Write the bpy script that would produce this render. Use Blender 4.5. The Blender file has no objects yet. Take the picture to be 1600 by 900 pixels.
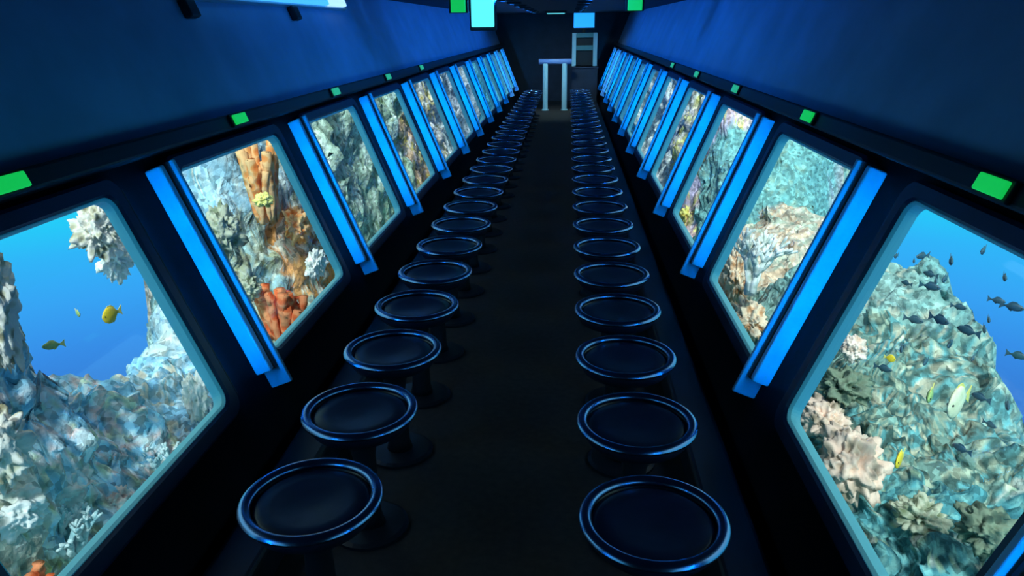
import bpy, bmesh, math, random
import numpy as np
from mathutils import Vector, Matrix, noise as mnoise

SC = bpy.context.scene
COL = SC.collection
R = math.radians

# ------------------------------------------------------------------ camera
FPX = 1150.0
PITCH, YAW, ROLL = 0.341, 0.077, -0.013
EYE = Vector((0.234, 0.0, 1.72))
cp, sp, cy_, sy_ = math.cos(PITCH), math.sin(PITCH), math.cos(YAW), math.sin(YAW)
FWD = Vector((-sy_ * cp, cy_ * cp, -sp))
RGT0 = Vector((cy_, sy_, 0))
UP0 = RGT0.cross(FWD)
RGT = RGT0 * math.cos(ROLL) + UP0 * math.sin(ROLL)
UPV = -RGT0 * math.sin(ROLL) + UP0 * math.cos(ROLL)
cam_data = bpy.data.cameras.new('camera')
cam_data.sensor_width = 36.0
cam_data.lens = FPX / 1600.0 * 36.0
cam_data.clip_start = 0.02
cam_data.clip_end = 300
cam = bpy.data.objects.new('camera', cam_data)
COL.objects.link(cam)
M = Matrix((RGT, UPV, -FWD)).transposed().to_4x4()
M.translation = EYE
cam.matrix_world = M
SC.camera = cam

# ------------------------------------------------------------------ exposure
SC.view_settings.view_transform = 'Standard'
SC.view_settings.look = 'None'
SC.view_settings.gamma = 1.0
SC.view_settings.exposure = 0.0
SC.view_settings.use_curve_mapping = False

# ------------------------------------------------------------------ the sea all round (world)
wd = bpy.data.worlds.new('open_water')
SC.world = wd
wd.use_nodes = True
nt = wd.node_tree
nt.nodes.clear()
out = nt.nodes.new('ShaderNodeOutputWorld')
bg = nt.nodes.new('ShaderNodeBackground')
tc = nt.nodes.new('ShaderNodeTexCoord')
sx_ = nt.nodes.new('ShaderNodeSeparateXYZ')
mr = nt.nodes.new('ShaderNodeMapRange')
mr.inputs['From Min'].default_value = -1.0
mr.inputs['From Max'].default_value = 1.0
rp = nt.nodes.new('ShaderNodeValToRGB')
WORLD_RAMP = [(0.0, (.01, .06, .22)), (0.26, (.04, .15, .50)), (0.295, (.045, .20, .66)), (0.325, (.045, .29, .84)),
              (0.352, (.045, .40, .95)), (0.378, (.035, .50, 1.0)), (0.40, (.02, .68, 1.0)), (0.45, (.08, .85, 1.0)), (0.75, (.6, 1.0, 1.0)), (1.0, (1.0, 1.0, .95))]
el = rp.color_ramp.elements
while len(el) < len(WORLD_RAMP):
    el.new(0.5)
for e_, (p_, c_) in zip(el, WORLD_RAMP):
    e_.position = p_
for e_, (p_, c_) in zip(el, WORLD_RAMP):
    e_.position = p_
    e_.color = (*c_, 1)
nt.links.new(tc.outputs['Generated'], sx_.inputs[0])
nt.links.new(sx_.outputs['Z'], mr.inputs['Value'])
nt.links.new(mr.outputs[0], rp.inputs[0])
nt.links.new(rp.outputs[0], bg.inputs['Color'])
bg.inputs['Strength'].default_value = 1.0
nt.links.new(bg.outputs[0], out.inputs['Surface'])

# ------------------------------------------------------------------ sunlight reaching down to the reef
sun_d = bpy.data.lights.new('sun', 'SUN')
sun_d.energy = 3.3
sun_d.color = (0.86, 1.0, 0.97)
sun_d.angle = R(6)
sun = bpy.data.objects.new('sun', sun_d)
sun.rotation_euler = Vector((0.0, 0.72, -0.69)).to_track_quat('-Z', 'Y').to_euler()
sun.location = (0, -5, 12)
COL.objects.link(sun)

ADDED_LED_STRENGTH = 70.0
ADDED_LED_COLOR = (0.0, 0.33, 1.0)
CEIL_LAMP_POWER = 5.5
CEIL_LAMP_COLOR = (0.006, 0.20, 1.0)

# ------------------------------------------------------------------ materials
MATS = {}


def mat(name, col, rough=0.5, metal=0.0, var=0.0, scale=20.0, bump=0.0, emit=None, estr=0.0, spec=0.5, coat=0.0):
    if name in MATS:
        return MATS[name]
    m = bpy.data.materials.new(name)
    m.use_nodes = True
    n = m.node_tree
    b = n.nodes['Principled BSDF']
    b.inputs['Base Color'].default_value = (*col, 1)
    b.inputs['Roughness'].default_value = rough
    b.inputs['Metallic'].default_value = metal
    b.inputs['Specular IOR Level'].default_value = spec
    b.inputs['Coat Weight'].default_value = coat
    if var > 0 or bump > 0:
        t = n.nodes.new('ShaderNodeTexCoord')
        no = n.nodes.new('ShaderNodeTexNoise')
        no.inputs['Scale'].default_value = scale
        no.inputs['Detail'].default_value = 5
        n.links.new(t.outputs['Object'], no.inputs['Vector'])
        if var > 0:
            r = n.nodes.new('ShaderNodeValToRGB')
            r.color_ramp.elements[0].position = 0.3
            r.color_ramp.elements[1].position = 0.7
            r.color_ramp.elements[0].color = (*[max(0, c * (1 - var)) for c in col], 1)
            r.color_ramp.elements[1].color = (*[min(1, c * (1 + var)) for c in col], 1)
            n.links.new(no.outputs['Fac'], r.inputs[0])
            n.links.new(r.outputs[0], b.inputs['Base Color'])
        if bump > 0:
            bp = n.nodes.new('ShaderNodeBump')
            bp.inputs['Strength'].default_value = bump
            bp.inputs['Distance'].default_value = 0.01
            n.links.new(no.outputs['Fac'], bp.inputs['Height'])
            n.links.new(bp.outputs[0], b.inputs['Normal'])
    if emit:
        b.inputs['Emission Color'].default_value = (*emit, 1)
        b.inputs['Emission Strength'].default_value = estr
    MATS[name] = m
    return m


def two_tone(name, c1, c2, scale=18.0, rough=0.8, bump=0.6, c3=None):
    """living coral: two or three colours in cells and noise"""
    if name in MATS:
        return MATS[name]
    m = bpy.data.materials.new(name)
    m.use_nodes = True
    n = m.node_tree
    b = n.nodes['Principled BSDF']
    b.inputs['Roughness'].default_value = rough
    b.inputs['Specular IOR Level'].default_value = 0.1
    t = n.nodes.new('ShaderNodeTexCoord')
    v = n.nodes.new('ShaderNodeTexVoronoi')
    v.inputs['Scale'].default_value = scale
    n.links.new(t.outputs['Object'], v.inputs['Vector'])
    no = n.nodes.new('ShaderNodeTexNoise')
    no.inputs['Scale'].default_value = scale * 0.5
    no.inputs['Detail'].default_value = 4
    n.links.new(t.outputs['Object'], no.inputs['Vector'])
    mx = n.nodes.new('ShaderNodeMath')
    mx.operation = 'ADD'
    n.links.new(v.outputs['Distance'], mx.inputs[0])
    n.links.new(no.outputs['Fac'], mx.inputs[1])
    r = n.nodes.new('ShaderNodeValToRGB')
    r.color_ramp.elements[0].position = 0.6
    r.color_ramp.elements[0].color = (*c1, 1)
    r.color_ramp.elements[1].position = 1.15
    r.color_ramp.elements[1].color = (*c2, 1)
    if c3:
        e = r.color_ramp.elements.new(0.88)
        e.color = (*c3, 1)
    n.links.new(mx.outputs[0], r.inputs[0])
    n.links.new(r.outputs[0], b.inputs['Base Color'])
    bp = n.nodes.new('ShaderNodeBump')
    bp.inputs['Strength'].default_value = bump
    bp.inputs['Distance'].default_value = 0.03
    n.links.new(mx.outputs[0], bp.inputs['Height'])
    n.links.new(bp.outputs[0], b.inputs['Normal'])
    MATS[name] = m
    return m


def reef_material():
    m = bpy.data.materials.new('reef_growth')
    m.use_nodes = True
    n = m.node_tree
    b = n.nodes['Principled BSDF']
    b.inputs['Roughness'].default_value = 0.9
    b.inputs['Specular IOR Level'].default_value = 0.05
    a = n.nodes.new('ShaderNodeVertexColor')
    a.layer_name = 'growth'
    t = n.nodes.new('ShaderNodeTexCoord')
    vo = n.nodes.new('ShaderNodeTexVoronoi')
    vo.inputs['Scale'].default_value = 26
    n.links.new(t.outputs['Object'], vo.inputs['Vector'])
    sv = n.nodes.new('ShaderNodeSeparateColor')
    n.links.new(vo.outputs['Color'], sv.inputs[0])
    mr_ = n.nodes.new('ShaderNodeMapRange')
    mr_.inputs['To Min'].default_value = .55
    mr_.inputs['To Max'].default_value = 1.4
    n.links.new(sv.outputs[0], mr_.inputs['Value'])
    vm = n.nodes.new('ShaderNodeVectorMath')
    vm.operation = 'SCALE'
    n.links.new(a.outputs['Color'], vm.inputs[0])
    n.links.new(mr_.outputs[0], vm.inputs['Scale'])
    n.links.new(vm.outputs[0], b.inputs['Base Color'])
    no = n.nodes.new('ShaderNodeTexNoise')
    no.inputs['Scale'].default_value = 14
    no.inputs['Detail'].default_value = 6
    n.links.new(t.outputs['Object'], no.inputs['Vector'])
    bp = n.nodes.new('ShaderNodeBump')
    bp.inputs['Strength'].default_value = 0.7
    bp.inputs['Distance'].default_value = 0.05
    n.links.new(no.outputs['Fac'], bp.inputs['Height'])
    n.links.new(bp.outputs[0], b.inputs['Normal'])
    return m


def glass_material():
    m = bpy.data.materials.new('clear_acrylic')
    m.use_nodes = True
    n = m.node_tree
    n.nodes.clear()
    o = n.nodes.new('ShaderNodeOutputMaterial')
    tr = n.nodes.new('ShaderNodeBsdfTransparent')
    tr.inputs['Color'].default_value = (.95, .985, 1.0, 1)
    gl = n.nodes.new('ShaderNodeBsdfGlossy')
    gl.inputs['Roughness'].default_value = 0.02
    mx = n.nodes.new('ShaderNodeMixShader')
    mx.inputs[0].default_value = 0.03
    n.links.new(tr.outputs[0], mx.inputs[1])
    n.links.new(gl.outputs[0], mx.inputs[2])
    n.links.new(mx.outputs[0], o.inputs['Surface'])
    return m


M_HULL = mat('hull_black_paint', (.004, .005, .009), .6, var=.3, scale=6, bump=.15, spec=.06)
M_UPPER = mat('upper_hull_blue_paint', (.30, .42, .62), .55, var=.12, scale=3)
M_FLOOR = mat('dark_floor_covering', (.030, .019, .017), .75, var=.3, scale=30, bump=.2)
M_CEIL = mat('dark_ceiling', (.016, .018, .030), .7, var=.2, scale=5)
M_END = mat('end_bulkhead', (.02, .024, .045), .6, var=.25, scale=4)
M_FRAME = mat('navy_window_frame', (.006, .020, .075), .4, var=.2, scale=12)
M_GASKET = mat('pale_acrylic_edge', (.30, .85, 1.0), .5)
M_RIB = mat('blue_hull_rib', (.30, .55, .85), .45, var=.1, scale=8)
M_LEDGE = mat('dark_trim', (.008, .010, .018), .5)
M_ADDED_LEDHOUSE = mat('added_led_housing', (.01, .01, .015), .5)
M_ADDED_LED = mat('added_led_lens', (.02, .05, .1), .4, emit=ADDED_LED_COLOR, estr=ADDED_LED_STRENGTH)
M_SEAT = mat('seat_shell_plastic', (.008, .012, .03), .35, var=.1, scale=6, coat=.2)
M_RIM = mat('seat_rim_metal', (.15, .28, .54), .24, metal=1.0)
M_CUSH = mat('seat_cushion_vinyl', (.012, .020, .060), .34, var=.2, scale=14, bump=.1)
M_PED = mat('seat_pedestal_metal', (.02, .022, .03), .4, metal=.4)
M_BLACK = mat('black_plastic', (.008, .008, .010), .5)
M_STEEL = mat('brushed_steel', (.40, .52, .58), .4, metal=.2)
M_PALE = mat('pale_painted_rail', (.45, .68, .72), .5)
M_GLASS = glass_material()
M_REEF = reef_material()

# ------------------------------------------------------------------ helpers


def link(o, parent=None):
    COL.objects.link(o)
    if parent is not None:
        o.parent = parent
    return o


class MB:
    def __init__(s):
        s.v, s.f, s.m = [], [], []

    def add(s, vs, fs, mi=0):
        k = len(s.v)
        s.v += [tuple(v) for v in vs]
        s.f += [tuple(i + k for i in f) for f in fs]
        s.m += [mi] * len(fs)

    def box(s, c, d, mi=0, mp=None):
        vs = [(c[0] + a * d[0] / 2, c[1] + b * d[1] / 2, c[2] + e * d[2] / 2) for a in (-1, 1) for b in (-1, 1) for e in (-1, 1)]
        if mp:
            vs = [mp(*v) for v in vs]
        s.add(vs, [(0, 1, 3, 2), (4, 6, 7, 5), (0, 4, 5, 1), (2, 3, 7, 6), (0, 2, 6, 4), (1, 5, 7, 3)], mi)

    def lathe(s, prof, n=32, c=(0, 0, 0), sxy=(1, 1), mi=0, caps=(True, True)):
        vs, fs = [], []
        for r, z in prof:
            for i in range(n):
                a = 2 * math.pi * i / n
                vs.append((c[0] + r * sxy[0] * math.cos(a), c[1] + r * sxy[1] * math.sin(a), c[2] + z))
        for j in range(len(prof) - 1):
            for i in range(n):
                i2 = (i + 1) % n
                fs.append((j * n + i, j * n + i2, (j + 1) * n + i2, (j + 1) * n + i))
        if caps[0]:
            fs.append(tuple(range(n))[::-1])
        if caps[1]:
            fs.append(tuple((len(prof) - 1) * n + i for i in range(n)))
        s.add(vs, fs, mi)

    def tube(s, pts, rad, n=10, mi=0):
        pts = [Vector(p) for p in pts]
        rads = rad if isinstance(rad, (list, tuple)) else [rad] * len(pts)
        vs, fs = [], []
        for j, p in enumerate(pts):
            d = (pts[min(j + 1, len(pts) - 1)] - pts[max(j - 1, 0)]).normalized()
            a = d.cross(Vector((0, 0, 1)))
            if a.length < 1e-3:
                a = d.cross(Vector((0, 1, 0)))
            a.normalize()
            b = d.cross(a)
            for i in range(n):
                t = 2 * math.pi * i / n
                vs.append(p + (a * math.cos(t) + b * math.sin(t)) * rads[j])
        for j in range(len(pts) - 1):
            for i in range(n):
                i2 = (i + 1) % n
                fs.append((j * n + i, j * n + i2, (j + 1) * n + i2, (j + 1) * n + i))
        fs.append(tuple(range(n))[::-1])
        fs.append(tuple((len(pts) - 1) * n + i for i in range(n)))
        s.add(vs, fs, mi)

    def build(s, name, mats, parent=None, smooth=False, bevel=0.0, offset=None):
        me = bpy.data.meshes.new(name)
        vs = s.v
        if offset is not None:
            vs = [(v[0] - offset[0], v[1] - offset[1], v[2] - offset[2]) for v in vs]
        me.from_pydata(vs, [], s.f)
        for q in (mats if isinstance(mats, (list, tuple)) else [mats]):
            me.materials.append(q)
        me.polygons.foreach_set('material_index', s.m)
        bm = bmesh.new()
        bm.from_mesh(me)
        bmesh.ops.recalc_face_normals(bm, faces=bm.faces)
        bm.to_mesh(me)
        bm.free()
        if smooth:
            me.polygons.foreach_set('use_smooth', [True] * len(me.polygons))
        me.update()
        o = bpy.data.objects.new(name, me)
        link(o, parent)
        if bevel > 0:
            b = o.modifiers.new('bevel', 'BEVEL')
            b.width = bevel
            b.segments = 3
            b.limit_method = 'ANGLE'
        return o


def tag(o, label=None, cat=None, group=None, kind=None):
    if label:
        o['label'] = label
    if cat:
        o['category'] = cat
    if group:
        o['group'] = group
    if kind:
        o['kind'] = kind
    return o


def empty(name, loc=(0, 0, 0), rz=0.0):
    o = bpy.data.objects.new(name, None)
    o.location = loc
    o.rotation_euler = (0, 0, rz)
    o.empty_display_size = 0.1
    return link(o)


def copy_tree(o, parent=None):
    c = o.copy()
    COL.objects.link(c)
    if parent is not None:
        c.parent = parent
    for ch in [q for q in KIDS.get(o.name, [])]:
        copy_tree(ch, c)
    return c


KIDS = {}


def remember(root):
    for o in bpy.data.objects:
        if o.parent is not None:
            KIDS.setdefault(o.parent.name, [])
            if o not in KIDS[o.parent.name]:
                KIDS[o.parent.name].append(o)


ORD = ['', 'first', 'second', 'third', 'fourth', 'fifth', 'sixth', 'seventh', 'eighth', 'ninth', 'tenth', 'eleventh', 'twelfth',
       'thirteenth', 'fourteenth', 'fifteenth', 'sixteenth', 'seventeenth', 'eighteenth', 'nineteenth', 'twentieth',
       'twenty-first', 'twenty-second', 'twenty-third', 'twenty-fourth', 'twenty-fifth', 'twenty-sixth', 'twenty-seventh',
       'twenty-eighth', 'twenty-ninth', 'thirtieth', 'thirty-first', 'thirty-second']
SIDE = {-1: 'left', 1: 'right'}

# ------------------------------------------------------------------ hull: V-shaped side walls with sloping windows
PX, PZ = 1.193, 0.796          # middle of the window row
NV = Vector((0.361, 0.933))    # up the wall (outward X, Z)
Y0, PERIOD, WLEN, WHGT = 2.35, 1.5, 1.05, 0.836
NWIN = 11
Y_FRONT, Y_END = -1.4, 18.5
V_LO, V_HI = -0.88, 1.30
V_LEDGE = 0.53


def wmap(sx):
    """(u along the hull, v up the wall, w into the cabin) -> place"""
    def f(u, v, w):
        return (sx * (PX + v * 0.361 - w * 0.933), u, PZ + v * 0.933 + w * 0.361)
    return f


def far_edge(n):
    return Y0 + (n - 1) * PERIOD


HOLE = 0.036
for sx in (-1, 1):
    mp = wmap(sx)
    mb = MB()

    def cell(u0, u1, v0, v1, mi=0):
        mb.box(((u0 + u1) / 2, (v0 + v1) / 2, -0.006), (u1 - u0, v1 - v0, 0.012), mi, mp)
    vb, vt = -WHGT / 2 - HOLE, WHGT / 2 + HOLE
    cell(Y_FRONT, Y_END, V_LO, vb)
    cell(Y_FRONT, Y_END, vt, V_LEDGE)
    cell(Y_FRONT, Y_END, V_LEDGE, V_HI, 1)
    u = Y_FRONT
    for n in range(0, NWIN + 1):
        a, b = far_edge(n) - WLEN - HOLE, far_edge(n) + HOLE
        cell(u, a, vb, vt)
        u = b
    cell(u, Y_END, vb, vt)
    o = mb.build('wall_' + SIDE[sx], [M_HULL, M_UPPER])
    tag(o, 'sloping %s hull wall, black around its row of windows and blue above them' % SIDE[sx], 'wall', None, 'structure')

mb = MB()
mb.box((0, (Y_FRONT + Y_END) / 2, -0.04), (1.84, Y_END - Y_FRONT, 0.08))
tag(mb.build('floor', M_FLOOR), 'dark brown-black cabin floor running between the seat rows', 'floor', None, 'structure')
mb = MB()
mb.box((0, (Y_FRONT + Y_END) / 2, 2.03), (3.5, Y_END - Y_FRONT, 0.06))
tag(mb.build('ceiling', M_CEIL), 'low dark cabin ceiling above the aisle', 'ceiling', None, 'structure')
for nm, y, lb in (('wall_back', Y_END + 0.04, 'dark end bulkhead closing the far end of the cabin'),
                  ('wall_front', Y_FRONT - 0.04, 'dark bulkhead behind the camera')):
    mb = MB()
    mb.add([(-.9, y - .04, -.05), (.9, y - .04, -.05), (1.7, y - .04, 2.06), (-1.7, y - .04, 2.06),
            (-.9, y + .04, -.05), (.9, y + .04, -.05), (1.7, y + .04, 2.06), (-1.7, y + .04, 2.06)],
           [(0, 1, 2, 3), (7, 6, 5, 4), (0, 4, 5, 1), (1, 5, 6, 2), (2, 6, 7, 3), (3, 7, 4, 0)])
    tag(mb.build(nm, M_END), lb, 'wall', None, 'structure')


# ------------------------------------------------------------------ windows
def rrect(hu, hv, r, k=6):
    pts = []
    for cu, cv, a0 in ((hu - r, hv - r, 0), (-hu + r, hv - r, 90), (-hu + r, -hv + r, 180), (hu - r, -hv + r, 270)):
        for i in range(k + 1):
            a = R(a0 + 90 * i / k)
            pts.append((cu + r * math.cos(a), cv + r * math.sin(a)))
    return pts


def ring(mb, loops, mp, uc):
    """skin a closed ring from a list of (outline, w) loops, first joined to last"""
    n = len(loops[0][0])
    vs, fs = [], []
    for pts, w in loops:
        vs += [mp(uc + p[0], p[1], w) for p in pts]
    L = len(loops)
    for j in range(L):
        j2 = (j + 1) % L
        for i in range(n):
            i2 = (i + 1) % n
            fs.append((j * n + i, j * n + i2, j2 * n + i2, j2 * n + i))
    mb.add(vs, fs)


VIEWS = {(-1, 1): 'blue water and a tall pale coral outside', (-1, 2): 'orange coral outside', (-1, 3): 'grey-green coral outside',
         (-1, 4): 'a narrow orange and cream view', (-1, 5): 'a thin white view',
         (1, 1): 'teal reef and dark fish outside', (1, 2): 'teal water and beige coral outside', (1, 3): 'a narrow lavender and yellow view',
         (1, 4): 'a thin white view'}
PROT = 0.05


def window(sx, n, idx):
    mp = wmap(sx)
    uc = far_edge(n) - WLEN / 2
    root = empty('window_%d' % idx, mp(uc, 0, 0))
    org = mp(uc, 0, 0)
    if n == 0:
        lb = 'sloping window of the %s wall level with the camera' % SIDE[sx]
    else:
        lb = '%s sloping window of the %s wall counted from the camera' % (ORD[n], SIDE[sx])
        if (sx, n) in VIEWS:
            lb = '%s sloping window of the %s wall, %s' % (ORD[n], SIDE[sx], VIEWS[(sx, n)])
    tag(root, lb, 'window', 'windows of the %s wall' % SIDE[sx], 'structure')
    hu, hv = WLEN / 2, WHGT / 2
    mb = MB()
    m_ = 0.062
    ring(mb, [(rrect(hu, hv, .05), .002), (rrect(hu, hv, .05), .040), (rrect(hu + .008, hv + .008, .056), PROT),
              (rrect(hu + m_ - .012, hv + m_ - .012, .06), PROT), (rrect(hu + m_, hv + m_, .07), PROT - .012),
              (rrect(hu + m_, hv + m_, .07), .001)], mp, uc)
    mb.build('window_frame', M_FRAME, root, offset=org)
    mb = MB()
    ring(mb, [(rrect(hu - .010, hv - .010, .04), -.006), (rrect(hu - .010, hv - .010, .04), .030), (rrect(hu - .003, hv - .003, .05), .040),
              (rrect(hu, hv, .05), .040), (rrect(hu, hv, .05), -.006)], mp, uc)
    mb.build('gasket', M_GASKET, root, offset=org)
    mb = MB()
    pts = rrect(hu - .002, hv - .002, .05)
    k = len(pts)
    vs = [mp(uc + p[0], p[1], .026) for p in pts] + [mp(uc + p[0], p[1], .014) for p in pts]
    mb.add(vs, [tuple(range(k)), tuple(range(2 * k - 1, k - 1, -1))] + [(i, (i + 1) % k, k + (i + 1) % k, k + i) for i in range(k)])
    mb.build('pane', M_GLASS, root, offset=org)
    return root


idx = 0
for sx in (-1, 1):
    for n in range(0, NWIN + 1):
        idx += 1
        window(sx, n, idx)

# ------------------------------------------------------------------ hull ribs between the windows, each with an added blue strip to brighten it
RIB0, RIB1, RIBW = 0.31, 0.385, 0.085
tn = 0
for sx in (-1, 1):
    mp = wmap(sx)
    for n in range(0, NWIN + 1):
        tn += 1
        y = far_edge(n)
        org = mp(y + .34, 0, 0)
        root = empty('trim_%d' % tn, org)
        if n == 0:
            lb = 'blue hull rib on the %s wall nearer than its first window' % SIDE[sx]
        elif n == NWIN:
            lb = 'blue hull rib past the last window of the %s wall' % SIDE[sx]
        else:
            lb = 'blue-lit hull rib on the %s wall just past its %s window' % (SIDE[sx], ORD[n])
        tag(root, lb, 'hull rib', 'hull ribs of the %s wall' % SIDE[sx], 'structure')
        v0, v1 = -.45, .455
        mb = MB()
        mb.box((y + .3175, (v0 + v1) / 2, .035), (.035, v1 - v0, .070), 0, mp)
        mb.build('web', M_RIB, root, bevel=.008, offset=org)
        mb = MB()
        mb.box((y + .344, (v0 + v1) / 2, .037), (.022, v1 - v0 + .01, .075), 0, mp)
        mb.build('edge_cap', M_LEDGE, root, bevel=.006, offset=org)
        mb = MB()
        mb.box((y + .368, -.04, .048), (.022, 1.0, .096), 0, mp)
        mb.build('flange', M_RIB, root, bevel=.006, offset=org)
        mb = MB()
        mb.box((y + .070, 0, .020), (.008, .84, .040), 0, mp)
        mb.build('added_strip_housing', M_ADDED_LEDHOUSE, root, offset=org)
        mb = MB()
        mb.box((y + .076, 0, .030), (.004, .82, .014), 0, mp)
        mb.build('added_light_strip', M_ADDED_LED, root, offset=org)  # emitter added to light the rib web, tucked behind the window frame

# dark ledge over the windows, kick ledge at their foot
for sx in (-1, 1):
    mp = wmap(sx)
    mb = MB()
    mb.box(((Y_FRONT + Y_END) / 2, .535, .045), (Y_END - Y_FRONT, .07, .09), 0, mp)
    tn += 1
    tag(mb.build('trim_%d' % tn, M_LEDGE, bevel=.012), 'black ledge along the %s wall over the windows' % SIDE[sx], 'ledge', None, 'structure')
    mb = MB()
    mb.box((sx * .80, (Y_FRONT + Y_END) / 2, .07), (.16, Y_END - Y_FRONT, .14))
    tn += 1
    tag(mb.build('baseboard_' + SIDE[sx], M_LEDGE, bevel=.02), 'low dark foot ledge along the bottom of the %s wall' % SIDE[sx], 'ledge', None, 'structure')


# ------------------------------------------------------------------ places seen from the camera, as real points
def at_ray(px, py):
    d = FWD + RGT * ((px - 800) / FPX) - UPV * ((py - 450) / FPX)
    return d.normalized()


def at_x(px, py, x):
    d = at_ray(px, py)
    return EYE + d * ((x - EYE.x) / d.x)


def at_y(px, py, y):
    d = at_ray(px, py)
    return EYE + d * ((y - EYE.y) / d.y)


# ------------------------------------------------------------------ reef outside
rng = np.random.default_rng(7)
PERM = rng.random((64, 64, 64))


def vnoise(x, y, z):
    xi, yi, zi = np.floor(x).astype(int), np.floor(y).astype(int), np.floor(z).astype(int)
    fx, fy, fz = x - xi, y - yi, z - zi
    fx, fy, fz = (t * t * (3 - 2 * t) for t in (fx, fy, fz))
    r = 0
    for a in (0, 1):
        for b in (0, 1):
            for c in (0, 1):
                w = (fx if a else 1 - fx) * (fy if b else 1 - fy) * (fz if c else 1 - fz)
                r = r + w * PERM[(xi + a) % 64, (yi + b) % 64, (zi + c) % 64]
    return r


def fbm(x, y, z, o=4):
    r, a, s = 0, 1.0, 0
    for k in range(o):
        r = r + a * vnoise(x * 2 ** k + 17 * k, y * 2 ** k + 5 * k, z * 2 ** k)
        s += a
        a *= .5
    return r / s


def sstep(a, b, x):
    t = np.clip((x - a) / (b - a), 0, 1)
    return t * t * (3 - 2 * t)


PALE = (.42, .60, .62)
ZONES = {
    -1: [  # y centre, palette [(colour, weight)]
        (2.4, [((.62, .58, .46), 3), ((.80, .74, .68), 3), ((.30, .30, .20), 2), ((.66, .60, .22), 1), ((.36, .52, .56), 2)]),
        (3.6, [((.30, .64, .86), 5.5), ((.70, .84, .92), 2.2), ((.86, .66, .64), 1.8), ((.20, .36, .42), 1.1), ((.60, .66, .48), 1)]),
        (4.6, [((.30, .58, .80), 5), ((.56, .74, .84), 3), ((.20, .42, .50), 1), ((.70, .64, .52), 1)]),
        (5.3, [((.30, .50, .62), 3), ((.46, .60, .66), 3), ((.60, .66, .64), 1)]),
        (6.0, [((.38, .40, .26), 3), ((.54, .58, .46), 3), ((.42, .62, .62), 2.4), ((.72, .78, .68), 1.4), ((.16, .18, .12), .8)]),
        (6.55, [((.95, .42, .14), 4), ((.90, .84, .72), 2.2), ((.60, .62, .44), 1), ((.90, .30, .12), 1.6)]),
        (8.1, [((.46, .64, .50), 3), ((.60, .76, .62), 3), ((.76, .90, .80), 2), ((.30, .44, .30), .8)]),
        (10.6, [((.46, .64, .46), 3), ((.58, .74, .62), 3), ((.70, .90, .86), 2), ((.42, .54, .22), 1.3)]),
        (12.0, [((.95, .60, .36), 3), ((.88, .70, .68), 2), ((.95, .72, .20), 2), ((.60, .60, .46), .7)]),
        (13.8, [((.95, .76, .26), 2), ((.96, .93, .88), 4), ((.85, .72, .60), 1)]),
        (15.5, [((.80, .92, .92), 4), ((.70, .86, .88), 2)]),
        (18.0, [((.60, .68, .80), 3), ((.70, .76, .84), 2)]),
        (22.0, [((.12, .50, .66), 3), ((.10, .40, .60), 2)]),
    ],
    1: [
        (3.6, [((.09, .30, .34), 4), ((.17, .40, .40), 3), ((.04, .14, .17), 2.5), ((.30, .42, .30), 1.5), ((.50, .56, .50), .7)]),  # teal of the hazy water put into the reef colour
        (4.8, [((.20, .34, .30), 3), ((.36, .42, .32), 2.5), ((.07, .14, .13), 3), ((.13, .36, .38), 3), ((.55, .55, .42), 1)]),
        (6.4, [((.22, .40, .38), 3), ((.32, .50, .46), 3), ((.14, .24, .24), 2), ((.52, .54, .44), 1)]),
        (8.2, [((.66, .48, .34), 3), ((.70, .62, .50), 2), ((.46, .52, .42), 1)]),
        (9.5, [((.20, .46, .46), 3), ((.26, .54, .52), 2), ((.30, .48, .40), 1)]),  # distant haze painted as smooth teal reef
        (10.15, [((.72, .60, .80), 2.4), ((.92, .60, .62), 2), ((.90, .78, .26), 2)]),
        (11.0, [((.92, .84, .30), 2), ((.90, .80, .74), 2), ((.90, .96, .90), 2)]),
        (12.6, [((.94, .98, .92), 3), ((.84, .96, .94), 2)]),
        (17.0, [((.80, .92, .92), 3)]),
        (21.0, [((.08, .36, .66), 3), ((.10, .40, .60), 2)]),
    ],
}
TOPS = {
    -1: [(0, 1.0), (2.9, .95), (3.25, .55), (3.5, -.15), (3.9, -.45), (4.4, -.80), (4.7, -.8), (5.3, -.75), (5.7, -.35), (6.0, .5), (6.4, 1.6), (7, 1.9), (30, 1.9)],
    1: [(0, -1.05), (4.7, -1.0), (5.3, -.75), (5.9, -.45), (6.5, -.4), (7.1, -.75), (7.6, -.9), (8.2, -.55), (9.0, -.5), (9.7, .1), (10.1, 1.5), (30, 1.8)],
}


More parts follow.
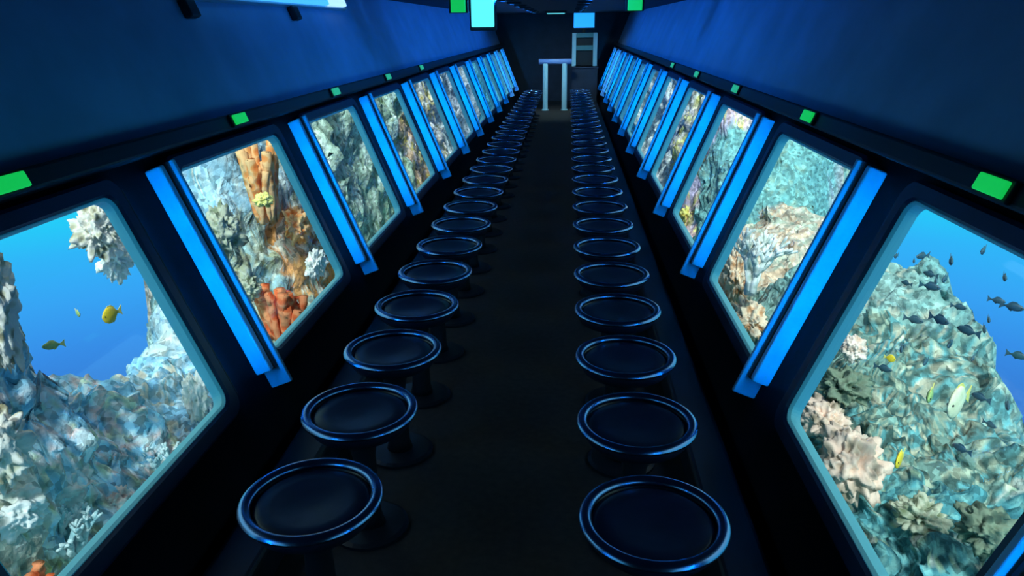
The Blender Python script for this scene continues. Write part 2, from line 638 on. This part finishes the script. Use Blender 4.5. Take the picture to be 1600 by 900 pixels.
def reef(sx):
    ys = np.concatenate([np.arange(1.2, 9, .024), np.arange(9, 19, .04), np.arange(19, 31, .15)])
    us = np.concatenate([np.arange(0, .6, .04), np.arange(.6, 1.75, .011), np.arange(1.75, 2.3, .03), np.arange(2.3, 6.5, .12)])
    Y, U = np.meshgrid(ys, us, indexing='ij')
    X = 1.15 + U
    ty = np.interp(Y, [t[0] for t in TOPS[sx]], [t[1] for t in TOPS[sx]])
    if sx < 0:
        base = -1.15
        Z = base + (ty - base) * sstep(1.95, 2.75, X + .25 * (fbm(Y * 1.3, X * 0, X * 0 + 3) - .5))
        dropx = np.interp(Y, [0, 3.2, 4.6, 5.0, 6.0, 7], [3.0, 3.1, 3.2, 3.0, 3.1, 3.3])
        Z = Z - 7 * sstep(0, 1.6, X - dropx)
    else:
        base = -1.25
        Z = base + (ty - base) * sstep(1.7, 2.4, X + .25 * (fbm(Y * 1.3, X * 0, X * 0 + 3) - .5))
        Z = Z + .28 * (X - 2.2) * (Y < 6.8) * np.clip((6.8 - Y) / 1.0, 0, 1) * 0.0
        dropx = np.interp(Y, [0, 4, 6.5, 7.5, 9.4, 10.0], [3.0, 3.2, 3.5, 3.1, 3.1, 3.6])
        Z = Z - 7 * sstep(0, 1.8, X - dropx)
    n1 = fbm(Y * 1.7, X * 1.7, Z * 1.7 + 9, 4) - .5
    n2 = fbm(Y * 6, X * 6, Z * 6 + 2, 3) - .5
    n3 = vnoise(Y * 16, X * 16, Z * 10)
    Z = Z + n1 * .55 + n2 * .30 + (n3 - .5) * .10
    Xd = X + (fbm(Y * 2.5 + 40, Z * 2.5, X * 2.5, 3) - .5) * .4
    steep = np.clip(np.abs(np.gradient(Z, axis=1) / np.gradient(X, axis=1)) / 3.0, 0, 1)
    Xd = Xd + ((fbm(Y * 7 + 3, Z * 7, X * 2 + 8, 3) - .5) * .22 + (vnoise(Y * 19, Z * 19, X * 3) - .5) * .07) * steep
    Xd = np.maximum(Xd, 1.12 + .35 * np.clip(Z + 0.25, 0, 1.3) + .18)
    # growth colours: patches of the zone's palette, some teal ones tinted for water haze
    # jitter the zone borders
    yy = Y + (fbm(Y * 1.5, X * 1.5, Z * 1.5 + 31, 3) - .5) * 1.0
    if sx < 0:
        yy = yy - .9 * sstep(.1, .4, Z) * (Y < 6.7)
    zs = ZONES[sx]
    cen = np.array([z[0] for z in zs])
    zi = np.abs(yy[..., None] - cen).argmin(-1)
    sel = np.clip((fbm(Y * 7 + 3, X * 7, Z * 7 + 77, 2) - .22) / .56, 0, .999)
    fine = np.clip((vnoise(Y * 24, X * 24, Z * 24 + 5) - .1) / .8, 0, .999)
    sel = (sel * .45 + fine * .55)
    sel = np.clip((sel - .22) / .56, 0, .999)
    C = np.zeros(Y.shape + (3,))
    for k, (yc, pal) in enumerate(zs):
        w = np.cumsum([p[1] for p in pal])
        w = w / w[-1]
        ii = np.searchsorted(w, sel)
        cols = np.array([p[0] for p in pal])[np.clip(ii, 0, len(pal) - 1)]
        C[zi == k] = cols[zi == k]
    C *= (.55 + .9 * fbm(Y * 12, X * 12, Z * 12, 2))[..., None]
    # blue-green water haze blended into the colour far out from the hull
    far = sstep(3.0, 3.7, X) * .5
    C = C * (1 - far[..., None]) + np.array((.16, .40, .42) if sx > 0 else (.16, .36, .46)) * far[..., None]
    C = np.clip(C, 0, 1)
    ny, nu = Y.shape
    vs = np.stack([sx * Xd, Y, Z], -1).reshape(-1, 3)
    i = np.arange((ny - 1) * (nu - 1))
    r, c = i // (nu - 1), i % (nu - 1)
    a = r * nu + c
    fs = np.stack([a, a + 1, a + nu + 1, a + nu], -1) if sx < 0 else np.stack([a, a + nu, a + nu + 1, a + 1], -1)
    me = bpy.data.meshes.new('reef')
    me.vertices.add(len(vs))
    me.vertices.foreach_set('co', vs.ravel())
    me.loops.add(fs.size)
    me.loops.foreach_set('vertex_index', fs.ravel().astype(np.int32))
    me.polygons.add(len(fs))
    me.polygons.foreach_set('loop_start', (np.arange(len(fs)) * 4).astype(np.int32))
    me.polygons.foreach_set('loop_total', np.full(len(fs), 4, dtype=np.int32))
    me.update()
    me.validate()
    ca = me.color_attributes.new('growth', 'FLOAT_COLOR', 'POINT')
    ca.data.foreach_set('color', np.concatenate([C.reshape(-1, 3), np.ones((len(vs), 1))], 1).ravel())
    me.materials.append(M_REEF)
    me.polygons.foreach_set('use_smooth', [True] * len(me.polygons))
    o = bpy.data.objects.new('reef_terrain', me)
    link(o)
    tag(o, 'living reef slope outside the %s windows' % SIDE[sx], 'reef', None, 'structure')


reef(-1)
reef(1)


# ------------------------------------------------------------------ coral colonies and sponges
def boulder(name, loc, rad, material, label, cat='coral', seed=0, amp=.35, fr=2.4, group=None):
    bm = bmesh.new()
    bmesh.ops.create_icosphere(bm, subdivisions=5, radius=1.0)
    off = Vector((seed * 3.7, seed * 1.3, seed * 2.1))
    for v in bm.verts:
        d = v.co.normalized()
        h = mnoise.fractal(d * fr + off, 0.9, 2.2, 5) * amp
        cell = mnoise.voronoi(d * fr * 2.2 + off)[0][0]
        v.co = d * (1 + h - .25 * cell)
        v.co = Vector((v.co.x * rad[0], v.co.y * rad[1], v.co.z * rad[2]))
    me = bpy.data.meshes.new(name)
    bm.to_mesh(me)
    bm.free()
    me.polygons.foreach_set('use_smooth', [True] * len(me.polygons))
    me.materials.append(material)
    o = bpy.data.objects.new(name, me)
    o.location = loc
    link(o)
    tag(o, label, cat, group)
    return o


def sponge(name, loc, h, n, material, label, seed=0, spread=.12, r=.05, lean=(0, 0)):
    """cluster of open tubes rising from one foot"""
    rd = random.Random(seed)
    mb = MB()
    for i in range(n):
        a = rd.random() * 6.28
        q = rd.random() ** .5 * spread
        hh = h * rd.uniform(.55, 1.0)
        bx, by = math.cos(a) * q, math.sin(a) * q
        rr = r * rd.uniform(.75, 1.25)
        pts, rs = [], []
        for k in range(7):
            t = k / 6
            pts.append((bx * (1 + .9 * t) + lean[0] * t * t + rd.uniform(-.01, .01), by * (1 + .9 * t) + lean[1] * t * t + rd.uniform(-.01, .01), hh * t - .04))
            rs.append(rr * (.7 + .5 * t + rd.uniform(-.1, .1)))
        # open mouth: turn the wall back inside
        pts += [(pts[-1][0], pts[-1][1], hh - .04 + .004), (pts[-1][0], pts[-1][1], hh - .12)]
        rs += [rs[-1] * .72, rs[-1] * .5]
        mb.tube(pts, rs, 12)
    o = mb.build(name, material, None, smooth=True)
    o.location = loc
    tag(o, label, 'sponge')
    return o


def branching(name, loc, h, material, label, seed=0, n0=7, rad=.022, cat='coral', spread=.55):
    rd = random.Random(seed)
    mb = MB()

    def grow(p, d, ln, r, lv):
        q = p + d * ln
        mid = (p + q) / 2 + Vector((rd.uniform(-1, 1), rd.uniform(-1, 1), rd.uniform(-1, 1))) * ln * .08
        mb.tube([p, mid, q], [r, r * .88, r * .74], 7)
        if lv == 0:
            return
        for k in range(rd.choice((2, 3))):
            nd = (d + Vector((rd.uniform(-1, 1), rd.uniform(-1, 1), rd.uniform(-.3, .9))) * .75).normalized()
            grow(q - d * ln * rd.uniform(0, .25), nd, ln * rd.uniform(.65, .85), r * .74, lv - 1)
    for i in range(n0):
        a = 6.28 * i / n0 + rd.uniform(-.3, .3)
        d = Vector((math.cos(a) * spread, math.sin(a) * spread, 1)).normalized()
        grow(Vector((math.cos(a) * .03, math.sin(a) * .03, -.05)), d, h * .36, rad, 3)
    o = mb.build(name, material, None, smooth=True)
    o.location = loc
    tag(o, label, cat)
    return o


C_CREAM = two_tone('cream_coral', (.30, .26, .16), (.86, .80, .72), 16, c3=(.70, .66, .50))
C_PINK = two_tone('pink_white_coral', (.62, .50, .48), (.88, .84, .80), 14, c3=(.80, .66, .62))
C_TEAL = two_tone('pale_teal_coral', (.26, .50, .56), (.60, .78, .80), 14, c3=(.42, .66, .70))
C_RED = two_tone('orange_red_sponge', (.75, .10, .03), (.95, .32, .14), 12, c3=(.88, .18, .06))
C_ORANGE = two_tone('orange_sponge', (.90, .24, .06), (.98, .56, .26), 12, c3=(.94, .38, .12))
C_YELLOW = two_tone('yellow_sponge', (.85, .62, .12), (.95, .88, .30), 12)
C_WHITE = two_tone('white_coral', (.62, .68, .60), (.95, .95, .92), 14, c3=(.82, .84, .78))
C_BEIGE = two_tone('beige_coral', (.36, .28, .20), (.92, .68, .55), 9, c3=(.72, .54, .42))
C_SALMON = two_tone('salmon_coral', (.80, .50, .36), (.95, .78, .68), 12)
C_DARK = two_tone('dark_rock', (.03, .06, .05), (.22, .28, .20), 12, c3=(.10, .15, .11))
C_OLIVE = two_tone('olive_coral', (.18, .22, .12), (.56, .58, .44), 14, c3=(.38, .42, .30))
C_OBEIGE = two_tone('orange_beige_coral', (.60, .30, .14), (.90, .74, .56), 12, c3=(.78, .52, .34))

# beyond the first left window
boulder('cream_coral', at_x(-18, 470, -2.35), (.10, .11, .36), C_CREAM, 'tall knobbly cream coral standing at the near edge of the first left window', seed=1, amp=.5)
boulder('cream_coral', at_x(-6, 700, -2.25), (.11, .13, .20), C_CREAM, 'squat cream and brown coral low at the near edge of the first left window', seed=2, amp=.5)
boulder('coral_outcrop', at_x(152, 362, -2.75), (.12, .16, .17), C_CREAM, 'beige coral outcrop hanging in the top far corner of the first left window', seed=3, amp=.6)
boulder('coral_outcrop', at_x(180, 405, -2.85), (.10, .12, .13), C_WHITE, 'small whitish coral just under the beige outcrop in the first left window', seed=33, amp=.6)
boulder('pink_coral', at_x(90, 765, -2.45), (.17, .18, .11), C_PINK, 'rounded pinkish white coral low in the middle of the first left window', seed=4)
boulder('pink_coral', at_x(185, 790, -2.25), (.09, .10, .11), C_PINK, 'small mauve coral head near the bottom edge of the first left window', seed=5)
boulder('white_coral', at_x(20, 800, -2.3), (.13, .14, .11), C_WHITE, 'whitish coral head low at the near side of the first left window', seed=6)
branching('branching_coral', at_x(110, 850, -2.25), .28, C_TEAL, 'pale teal branching coral beside the orange-red sponge', seed=7)
branching('branching_coral', at_x(250, 730, -2.3), .24, C_TEAL, 'pale teal branching coral near the lower far corner of the first left window', seed=8)
sponge('tube_sponge', at_x(62, 925, -2.1), .19, 4, C_RED, 'orange-red tube sponge at the very bottom of the first left window', seed=9, spread=.03, r=.024)
boulder('pale_coral', at_x(308, 625, -2.35), (.08, .10, .22), C_WHITE, 'pale upright coral at the far edge of the first left window', seed=10, amp=.5)
# beyond the second left window
sponge('tube_sponge', at_x(420, 340, -2.25), .66, 13, C_ORANGE, 'tall pale orange tube sponge at the top of the second left window', seed=11, spread=.10, r=.030)
boulder('yellow_sponge', at_x(412, 312, -2.12), (.07, .10, .06), C_YELLOW, 'small bright yellow sponge on the pale orange tube sponge', 'sponge', seed=12)
boulder('orange_coral', at_x(464, 352, -2.2), (.10, .18, .17), C_ORANGE, 'peach orange coral between the yellow sponge and the white coral', seed=13, amp=.5)
boulder('white_coral', at_x(494, 412, -2.0), (.07, .18, .14), C_WHITE, 'white coral patch at the far edge of the second left window', seed=14, amp=.5)
sponge('tube_sponge', at_x(446, 522, -1.95), .46, 16, C_RED, 'bushy orange-red sponge at the bottom corner of the second left window', seed=15, spread=.12, r=.032)
boulder('olive_coral', at_x(345, 365, -2.25), (.13, .18, .18), C_OLIVE, 'olive brown coral at the near side of the second left window', seed=16, amp=.5)
boulder('olive_coral', at_x(388, 452, -2.1), (.08, .11, .10), C_OLIVE, 'olive coral beside the bushy orange-red sponge', seed=17, amp=.5)
# beyond the first right window
boulder('beige_coral', at_x(1330, 725, 2.0), (.18, .26, .21), C_BEIGE, 'large pinkish beige coral rock low in the first right window', seed=20, amp=.45)
boulder('beige_coral', at_x(1290, 655, 2.0), (.13, .2, .13), C_BEIGE, 'brownish beige coral against the far edge of the first right window', seed=21, amp=.5)
boulder('salmon_coral', at_x(1333, 545, 2.25), (.09, .12, .10), C_SALMON, 'small salmon pink coral knob above the dark rock', seed=22)
boulder('dark_rock', at_x(1318, 600, 2.15), (.15, .2, .12), C_DARK, 'dark mossy rock under the salmon coral knob', 'rock', seed=23, amp=.5)
boulder('dark_rock', at_x(1545, 830, 2.35), (.14, .16, .11), C_DARK, 'dark grey rock near the bottom of the first right window', 'rock', seed=24, amp=.5)
boulder('olive_coral', at_x(1440, 810, 2.3), (.12, .16, .10), C_OLIVE, 'greyish olive coral mound beside the large beige coral rock', seed=25, amp=.6)
# beyond the second right window
boulder('orange_coral', at_x(1150, 430, 2.0), (.12, .38, .26), C_OBEIGE, 'orange beige coral mound at the far lower edge of the second right window', seed=26, amp=.5)
boulder('orange_coral', at_x(1172, 500, 1.9), (.12, .34, .16), C_OBEIGE, 'orange tinted coral in the bottom corner of the second right window', seed=27, amp=.5)
boulder('yellow_coral', at_x(1072, 332, 1.9), (.10, .30, .14), C_YELLOW, 'yellow coral low in the third right window', seed=29, amp=.5)
branching('staghorn_coral', at_x(1174, 450, 1.85), .62, C_WHITE, 'pale upright branching coral in the second right window', seed=28, n0=4, rad=.035, spread=.10)


# ------------------------------------------------------------------ fish
def make_fish(name, body_m, fin_m, label, cat='fish', tall=.42):
    root = empty(name)
    mb = MB()
    prof = [(-.5, .0), (-.46, .07), (-.36, .17), (-.18, .25), (0, .27), (.2, .22), (.36, .12), (.44, .06), (.5, .05)]
    vs, fs, n = [], [], 14
    for x, r in prof:
        for i in range(n):
            a = 2 * math.pi * i / n
            vs.append((x, r * .42 * math.cos(a), r * tall / .27 * .62 * math.sin(a)))
    for j in range(len(prof) - 1):
        for i in range(n):
            i2 = (i + 1) % n
            fs.append((j * n + i, j * n + i2, (j + 1) * n + i2, (j + 1) * n + i))
    fs.append(tuple((len(prof) - 1) * n + i for i in range(n)))
    mb.add(vs, fs)
    mb.build('body', body_m, root, smooth=True)

    def fin(nm, out, th=.012):
        b = MB()
        k = len(out)
        b.add([(p[0], -th, p[1]) for p in out] + [(p[0], th, p[1]) for p in out],
              [tuple(range(k)), tuple(range(2 * k - 1, k - 1, -1))] + [(i, (i + 1) % k, k + (i + 1) % k, k + i) for i in range(k)])
        return b.build(nm, fin_m, root)
    t = tall
    fin('tail_fin', [(.46, .05), (.60, .14), (.74, .26), (.70, .0), (.74, -.26), (.60, -.14), (.46, -.05)])
    fin('dorsal_fin', [(-.20, t * .5), (-.08, t * .5 + .12), (.14, t * .5 + .12), (.32, t * .42), (.30, t * .24), (.0, t * .45)])
    fin('anal_fin', [(.02, -t * .5), (.14, -t * .5 - .10), (.30, -t * .42), (.28, -t * .24)])
    for s in (-1, 1):
        b = MB()
        bmx = bmesh.new()
        bmesh.ops.create_uvsphere(bmx, u_segments=10, v_segments=6, radius=.035)
        b.add([(v.co.x - .36, v.co.y + s * .062, v.co.z + .03) for v in bmx.verts], [tuple(v.index for v in f.verts) for f in bmx.faces])
        bmx.free()
        b.build('eye', M_BLACK, root, smooth=True)
    tag(root, label, cat)
    return root


F_YEL = mat('yellow_fish_scales', (.98, .66, .03), .5, var=.1, scale=6)
F_YELF = mat('yellow_fish_fin', (.90, .80, .20), .5)
F_PALE = mat('pale_yellow_fish_scales', (.92, .90, .55), .5, var=.2, scale=5)
F_DARK = mat('dark_fish_scales', (.03, .09, .13), .5, var=.2, scale=6)
F_DARKF = mat('dark_fish_fin', (.04, .11, .16), .6)
F_GREEN = mat('green_fish_scales', (.34, .50, .16), .5, var=.2, scale=6)


def put_fish(proto, first, px, py, x, size, rz, label, group=None, tilt=0.0):
    o = proto if first else copy_tree(proto)
    o.location = at_x(px, py, x)
    o.scale = (size, size, size)
    o.rotation_euler = (tilt, 0, rz)
    tag(o, label, 'fish', group)
    return o


fy = make_fish('yellow_fish', F_YEL, F_YELF, '', tall=.7)
fg = make_fish('green_fish', F_GREEN, F_YELF, '')
fp = make_fish('pale_yellow_fish', F_PALE, F_YELF, '', tall=.8)
fd = make_fish('dark_fish', F_DARK, F_DARKF, '', tall=.36)
remember(None)
put_fish(fy, True, 172, 492, -2.2, .11, 1.35, 'bright golden yellow fish alone in the blue water of the first left window')
put_fish(fg, True, 122, 490, -2.5, .07, 2.4, 'small dull green fish left of the golden fish')
put_fish(fg, False, 80, 540, -2.4, .085, .6, 'yellow-green fish by the reef edge in the first left window')
put_fish(fp, True, 1495, 628, 2.0, .17, .7, 'large pale yellow fish in the first right window')
put_fish(fy, False, 1405, 718, 2.05, .12, .9, 'bright yellow fish low in front of the teal reef in the first right window')
put_fish(fg, False, 1453, 618, 2.1, .13, 1.0, 'yellow-green fish left of the large pale yellow fish')
put_fish(fy, False, 1392, 560, 2.3, .06, 2.4, 'small yellow fish by the salmon coral knob')
DARKS = [(1440, 400), (1452, 428), (1486, 408), (1476, 436), (1456, 448), (1536, 392), (1570, 434), (1462, 440), (1415, 442), (1400, 400), (1428, 408),
         (1545, 500), (1510, 516), (1538, 515), (1592, 556), (1574, 634), (1548, 664), (1484, 538), (1446, 566), (1382, 576), (1500, 480), (1520, 560),
         (1560, 470), (1470, 500), (1430, 500), (1408, 546), (1585, 480), (1530, 620), (1500, 700), (1512, 770)]
rd = random.Random(5)
for i, (px, py) in enumerate(DARKS):
    put_fish(fd, i == 0, px, py, rd.uniform(2.2, 3.1), rd.uniform(.075, .11), rd.choice((.9, 1.2, 2.0, 2.4, -1.0, .4)),
             'small dark fish swimming in the shoal outside the first right window', 'dark fish of the shoal')


# ------------------------------------------------------------------ seats
def make_seat():
    root = empty('round_seat')
    mb = MB()
    mb.lathe([(.05, .40), (.12, .405), (.165, .425), (.185, .455), (.190, .478), (.180, .478), (.172, .462), (.150, .440), (.05, .432)], 40)
    mb.build('seat_shell', M_SEAT, root, smooth=True)
    mb = MB()
    pr = []
    for k in range(13):
        a = 2 * math.pi * k / 12
        pr.append((  .182 + .018 * math.cos(a), .480 + .014 * math.sin(a)))
    mb.lathe(pr, 48, caps=(False, False))
    mb.build('rim', M_RIM, root, smooth=True)
    mb = MB()
    mb.lathe([(.168, .452), (.165, .466), (.150, .474), (.11, .472), (.06, .466), (.012, .463)], 40, caps=(True, True))
    mb.build('cushion', M_CUSH, root, smooth=True)
    mb = MB()
    mb.lathe([(.055, .02), (.045, .06), (.040, .30), (.055, .38), (.10, .408)], 24)
    mb.build('pedestal', M_PED, root, smooth=True)
    mb = MB()
    mb.lathe([(.14, 0), (.14, .012), (.125, .02), (.05, .024)], 28)
    mb.build('base_plate', M_PED, root, smooth=False)
    return root


seat = make_seat()
remember(None)
NSEAT = 28
for sx, x, y0, st in ((-1, -.468, 1.70, .507), (1, .475, 1.66, .515)):
    for k in range(NSEAT):
        o = seat if (sx < 0 and k == 0) else copy_tree(seat)
        o.location = (x, y0 + st * k, 0)
        tag(o, '%s round dark blue seat from the camera in the row along the %s windows' % (ORD[k + 1], SIDE[sx]), 'seat',
            'round seats along the %s windows' % SIDE[sx])


# ------------------------------------------------------------------ lamps and small fittings
M_GREENLENS = mat('green_lens', (.02, .4, .1), .4, emit=(.005, .48, .07), estr=1.0)
M_GREENDIM = mat('dim_green_lens', (.02, .3, .12), .4, emit=(.02, .38, .20), estr=1.0)
M_TUBE = mat('lamp_diffuser', (.3, .7, .9), .4, emit=(.06, .42, 1.0), estr=1.2)
M_TUBEW = mat('lamp_diffuser_end', (.6, .8, .9), .4, emit=(.5, .85, 1.0), estr=1.0)
M_CYAN = mat('cyan_lens', (.1, .6, .8), .4, emit=(.10, .85, 1.0), estr=1.2)
M_BLUELENS = mat('blue_lens', (.05, .3, .8), .4, emit=(.02, .38, 1.0), estr=1.1)


def light_at(name, loc, power, color, parent, size=.3, direction=(0, 0, -1)):
    d = bpy.data.lights.new(name, 'AREA')
    d.energy = power
    d.color = color
    d.shape = 'DISK'
    d.size = size
    o = bpy.data.objects.new(name, d)
    o.location = loc
    o.rotation_euler = Vector(direction).to_track_quat('-Z', 'Y').to_euler()
    link(o, parent)
    return o


# green marker lamps over the windows
for sx in (-1, 1):
    mp = wmap(sx)
    for n in range(1, 6):
        uc = far_edge(n) - .46
        org = mp(uc, .50, .09)
        root = empty('marker_lamp', org)
        tag(root, 'green marker lamp over the %s window of the %s wall' % (ORD[n], SIDE[sx]), 'lamp', 'green marker lamps over the windows')
        mb = MB()
        mb.box((uc, .535, .097), (.16, .062, .014), 0, mp)
        mb.build('housing', M_BLACK, root, bevel=.004, offset=org)
        mb = MB()
        mb.box((uc, .535, .108), (.13, .046, .014), 0, mp)
        mb.build('lens', M_GREENLENS if n < 3 else M_GREENDIM, root, bevel=.005, offset=org)

# long wall lamp, left, where wall meets ceiling
mp = wmap(-1)
root = empty('wall_lamp', (-1.5, 4.9, 1.9))
tag(root, 'long bright blue-white strip lamp high on the left wall', 'lamp')
vlamp = 1.19
mb = MB()
mb.box((4.95, vlamp, .02), (2.7, .11, .04), 0, mp)
mb.build('housing', M_STEEL, root, bevel=.006, offset=(-1.5, 4.9, 1.9))
mb = MB()
mb.box((4.7, vlamp, .055), (2.1, .085, .035), 0, mp)
mb.build('diffuser', M_TUBE, root, bevel=.012, offset=(-1.5, 4.9, 1.9))
mb = MB()
mb.box((5.98, vlamp, .055), (.46, .085, .035), 0, mp)
mb.build('diffuser', M_TUBEW, root, bevel=.012, offset=(-1.5, 4.9, 1.9))
for u_ in (3.62, 5.05):
    mb = MB()
    mb.box((u_, vlamp - .10, .022), (.10, .09, .044), 0, mp)
    mb.build('bracket', M_BLACK, root, bevel=.01, offset=(-1.5, 4.9, 1.9))

# ceiling lamps in two lines
for sx in (-1, 1):
    for k, y in enumerate((4.6, 5.8, 7.0, 8.2, 9.4, 10.6, 11.8, 13.0, 14.2, 15.4)):
        root = empty('ceiling_lamp', (sx * .42, y, 2.0))
        tag(root, '%s round blue ceiling lamp from the camera over the %s seats' % (ORD[k + 1], SIDE[sx]), 'lamp', 'round blue ceiling lamps')
        mb = MB()
        mb.lathe([(.09, -.002), (.09, -.022), (.075, -.030), (.062, -.030), (.062, -.012)], 24, caps=(True, False))
        mb.build('trim_ring', M_BLACK, root, smooth=False)
        mb = MB()
        mb.lathe([(.06, -.014), (.055, -.024), (.02, -.028)], 24)
        mb.build('lens', M_BLUELENS, root, smooth=True)
        lo = light_at('lamp_light', (0, 0, -.035), CEIL_LAMP_POWER * ((.35, .7)[k] if k < 2 else 1.0), CEIL_LAMP_COLOR, root, .06, (sx, 0, -.12))
        lo.data.spread = R(150)

# hanging cyan work lamp and green exit lamps
p = at_y(754, 18, 7.0)
root = empty('work_lamp', (p.x, 7.0, 2.0))
tag(root, 'cyan lamp box hanging from the ceiling left of the aisle', 'lamp')
mb = MB()
mb.box((0, .05, -.165), (.24, .08, .29))
mb.build('housing', M_BLACK, root, bevel=.012)
mb = MB()
mb.box((0, .0, -.16), (.205, .03, .24))
mb.build('lens', M_CYAN, root, bevel=.01)
mb = MB()
mb.box((0, .05, -.010), (.06, .06, .02))
mb.build('mount', M_BLACK, root)
for (px, py, y, lb) in ((716, 8, 6.9, 'green exit lamp under the ceiling beside the cyan lamp box'), (992, 10, 7.2, 'green exit lamp under the ceiling right of the aisle')):
    p = at_y(px, py, y)
    root = empty('exit_lamp', (p.x, y, 2.0))
    tag(root, lb, 'lamp')
    mb = MB()
    mb.box((0, .02, -.085), (.17, .05, .15))
    mb.box((0, .02, -.006), (.05, .04, .012))
    mb.build('housing', M_BLACK, root, bevel=.006)
    mb = MB()
    mb.box((0, -.012, -.095), (.13, .02, .12))
    mb.build('lens', M_GREENLENS, root, bevel=.006)

root = empty('downlight', (-.02, 15.3, 2.0))
tag(root, 'pale teal ceiling lamp above the railing at the far end', 'lamp')
mb = MB()
mb.box((0, 0, -.02), (.42, .42, .04))
mb.build('housing', M_BLACK, root, bevel=.01)
mb = MB()
mb.box((0, 0, -.045), (.34, .34, .02))
mb.build('lens', mat('teal_lens', (.2, .5, .5), .4, emit=(.10, .55, .62), estr=1.0), root, bevel=.005)
light_at('lamp_light', (0, 0, -.07), 17.0, (.55, .95, 1.0), root, .3, (.05, .6, -1)).data.spread = R(120)

# ------------------------------------------------------------------ far end: railing, console, screen
YF = 16.4
S = 1222.0 / YF


def fx(px):
    return at_y(px, 120, YF).x


def fz(py):
    return at_y(870, py, YF).z


xl, xr = fx(852), fx(883)
ztop = fz(96)
root = empty('railing', ((xl + xr) / 2, YF, 0))
tag(root, 'pale low railing of two posts and a top bar ending the aisle', 'railing')
for px in (852, 882):
    mb = MB()
    x = fx(px) - root.location.x
    mb.lathe([(.075, 0), (.075, .015), (.055, .03)], 16, (x, 0, 0))
    mb.lathe([(.055, .03), (.055, ztop - .04)], 16, (x, 0, 0))
    mb.build('post', M_PALE, root, smooth=False)
mb = MB()
mb.tube([(fx(842) - root.location.x, 0, ztop), (fx(893) - root.location.x, 0, ztop)], .055, 12)
mb.build('top_bar', mat('blue_rail', (.20, .30, .60), .4), root, smooth=True)

x0, x1 = fx(893), fx(934)
xc, w = (x0 + x1) / 2, (x1 - x0)
YC = YF + .5
zc = fz(106)
root = empty('control_console', (xc, YC, 0))
tag(root, 'dark control console with a pale open frame on top at the far end', 'console')
mb = MB()
mb.box((0, .15, zc / 2), (w * 1.02, .5, zc))
mb.box((0, .15, zc - .02), (w * 1.1, .56, .04))
mb.build('cabinet', M_END, root, bevel=.015)
zt = fz(52)
for s in (-1, 1):
    mb = MB()
    mb.box((s * (w / 2 - .05), .1, (zc + zt) / 2), (.09, .09, zt - zc))
    mb.build('frame_post', M_PALE, root, bevel=.01)
for z_ in (zt - .05, (zc * .45 + zt * .55)):
    mb = MB()
    mb.box((0, .1, z_), (w - .1, .07, .10))
    mb.build('crossbar', mat('teal_bar', (.10, .28, .28), .5), root, bevel=.01)
mb = MB()
mb.box((0, .17, (zc + zt) / 2), (w - .12, .04, zt - zc - .02))
mb.build('back_panel', M_BLACK, root)
# lit screen above the console
zs0, zs1 = fz(44), fz(20)
root = empty('screen', (fx(912), YC + .2, zs0 - .1))
tag(root, 'bright blue lit screen above the console frame', 'screen')
mb = MB()
mb.box((0, .03, .1 + (zs1 - zs0) / 2), (w * .86, .05, zs1 - zs0 + .06))
mb.box((0, .05, .02), (.08, .06, .20))
mb.build('casing', M_BLACK, root, bevel=.01)
mb = MB()
mb.box((0, -.002, .1 + (zs1 - zs0) / 2), (w * .80, .02, zs1 - zs0))
mb.build('display', M_BLUELENS, root, bevel=.005)
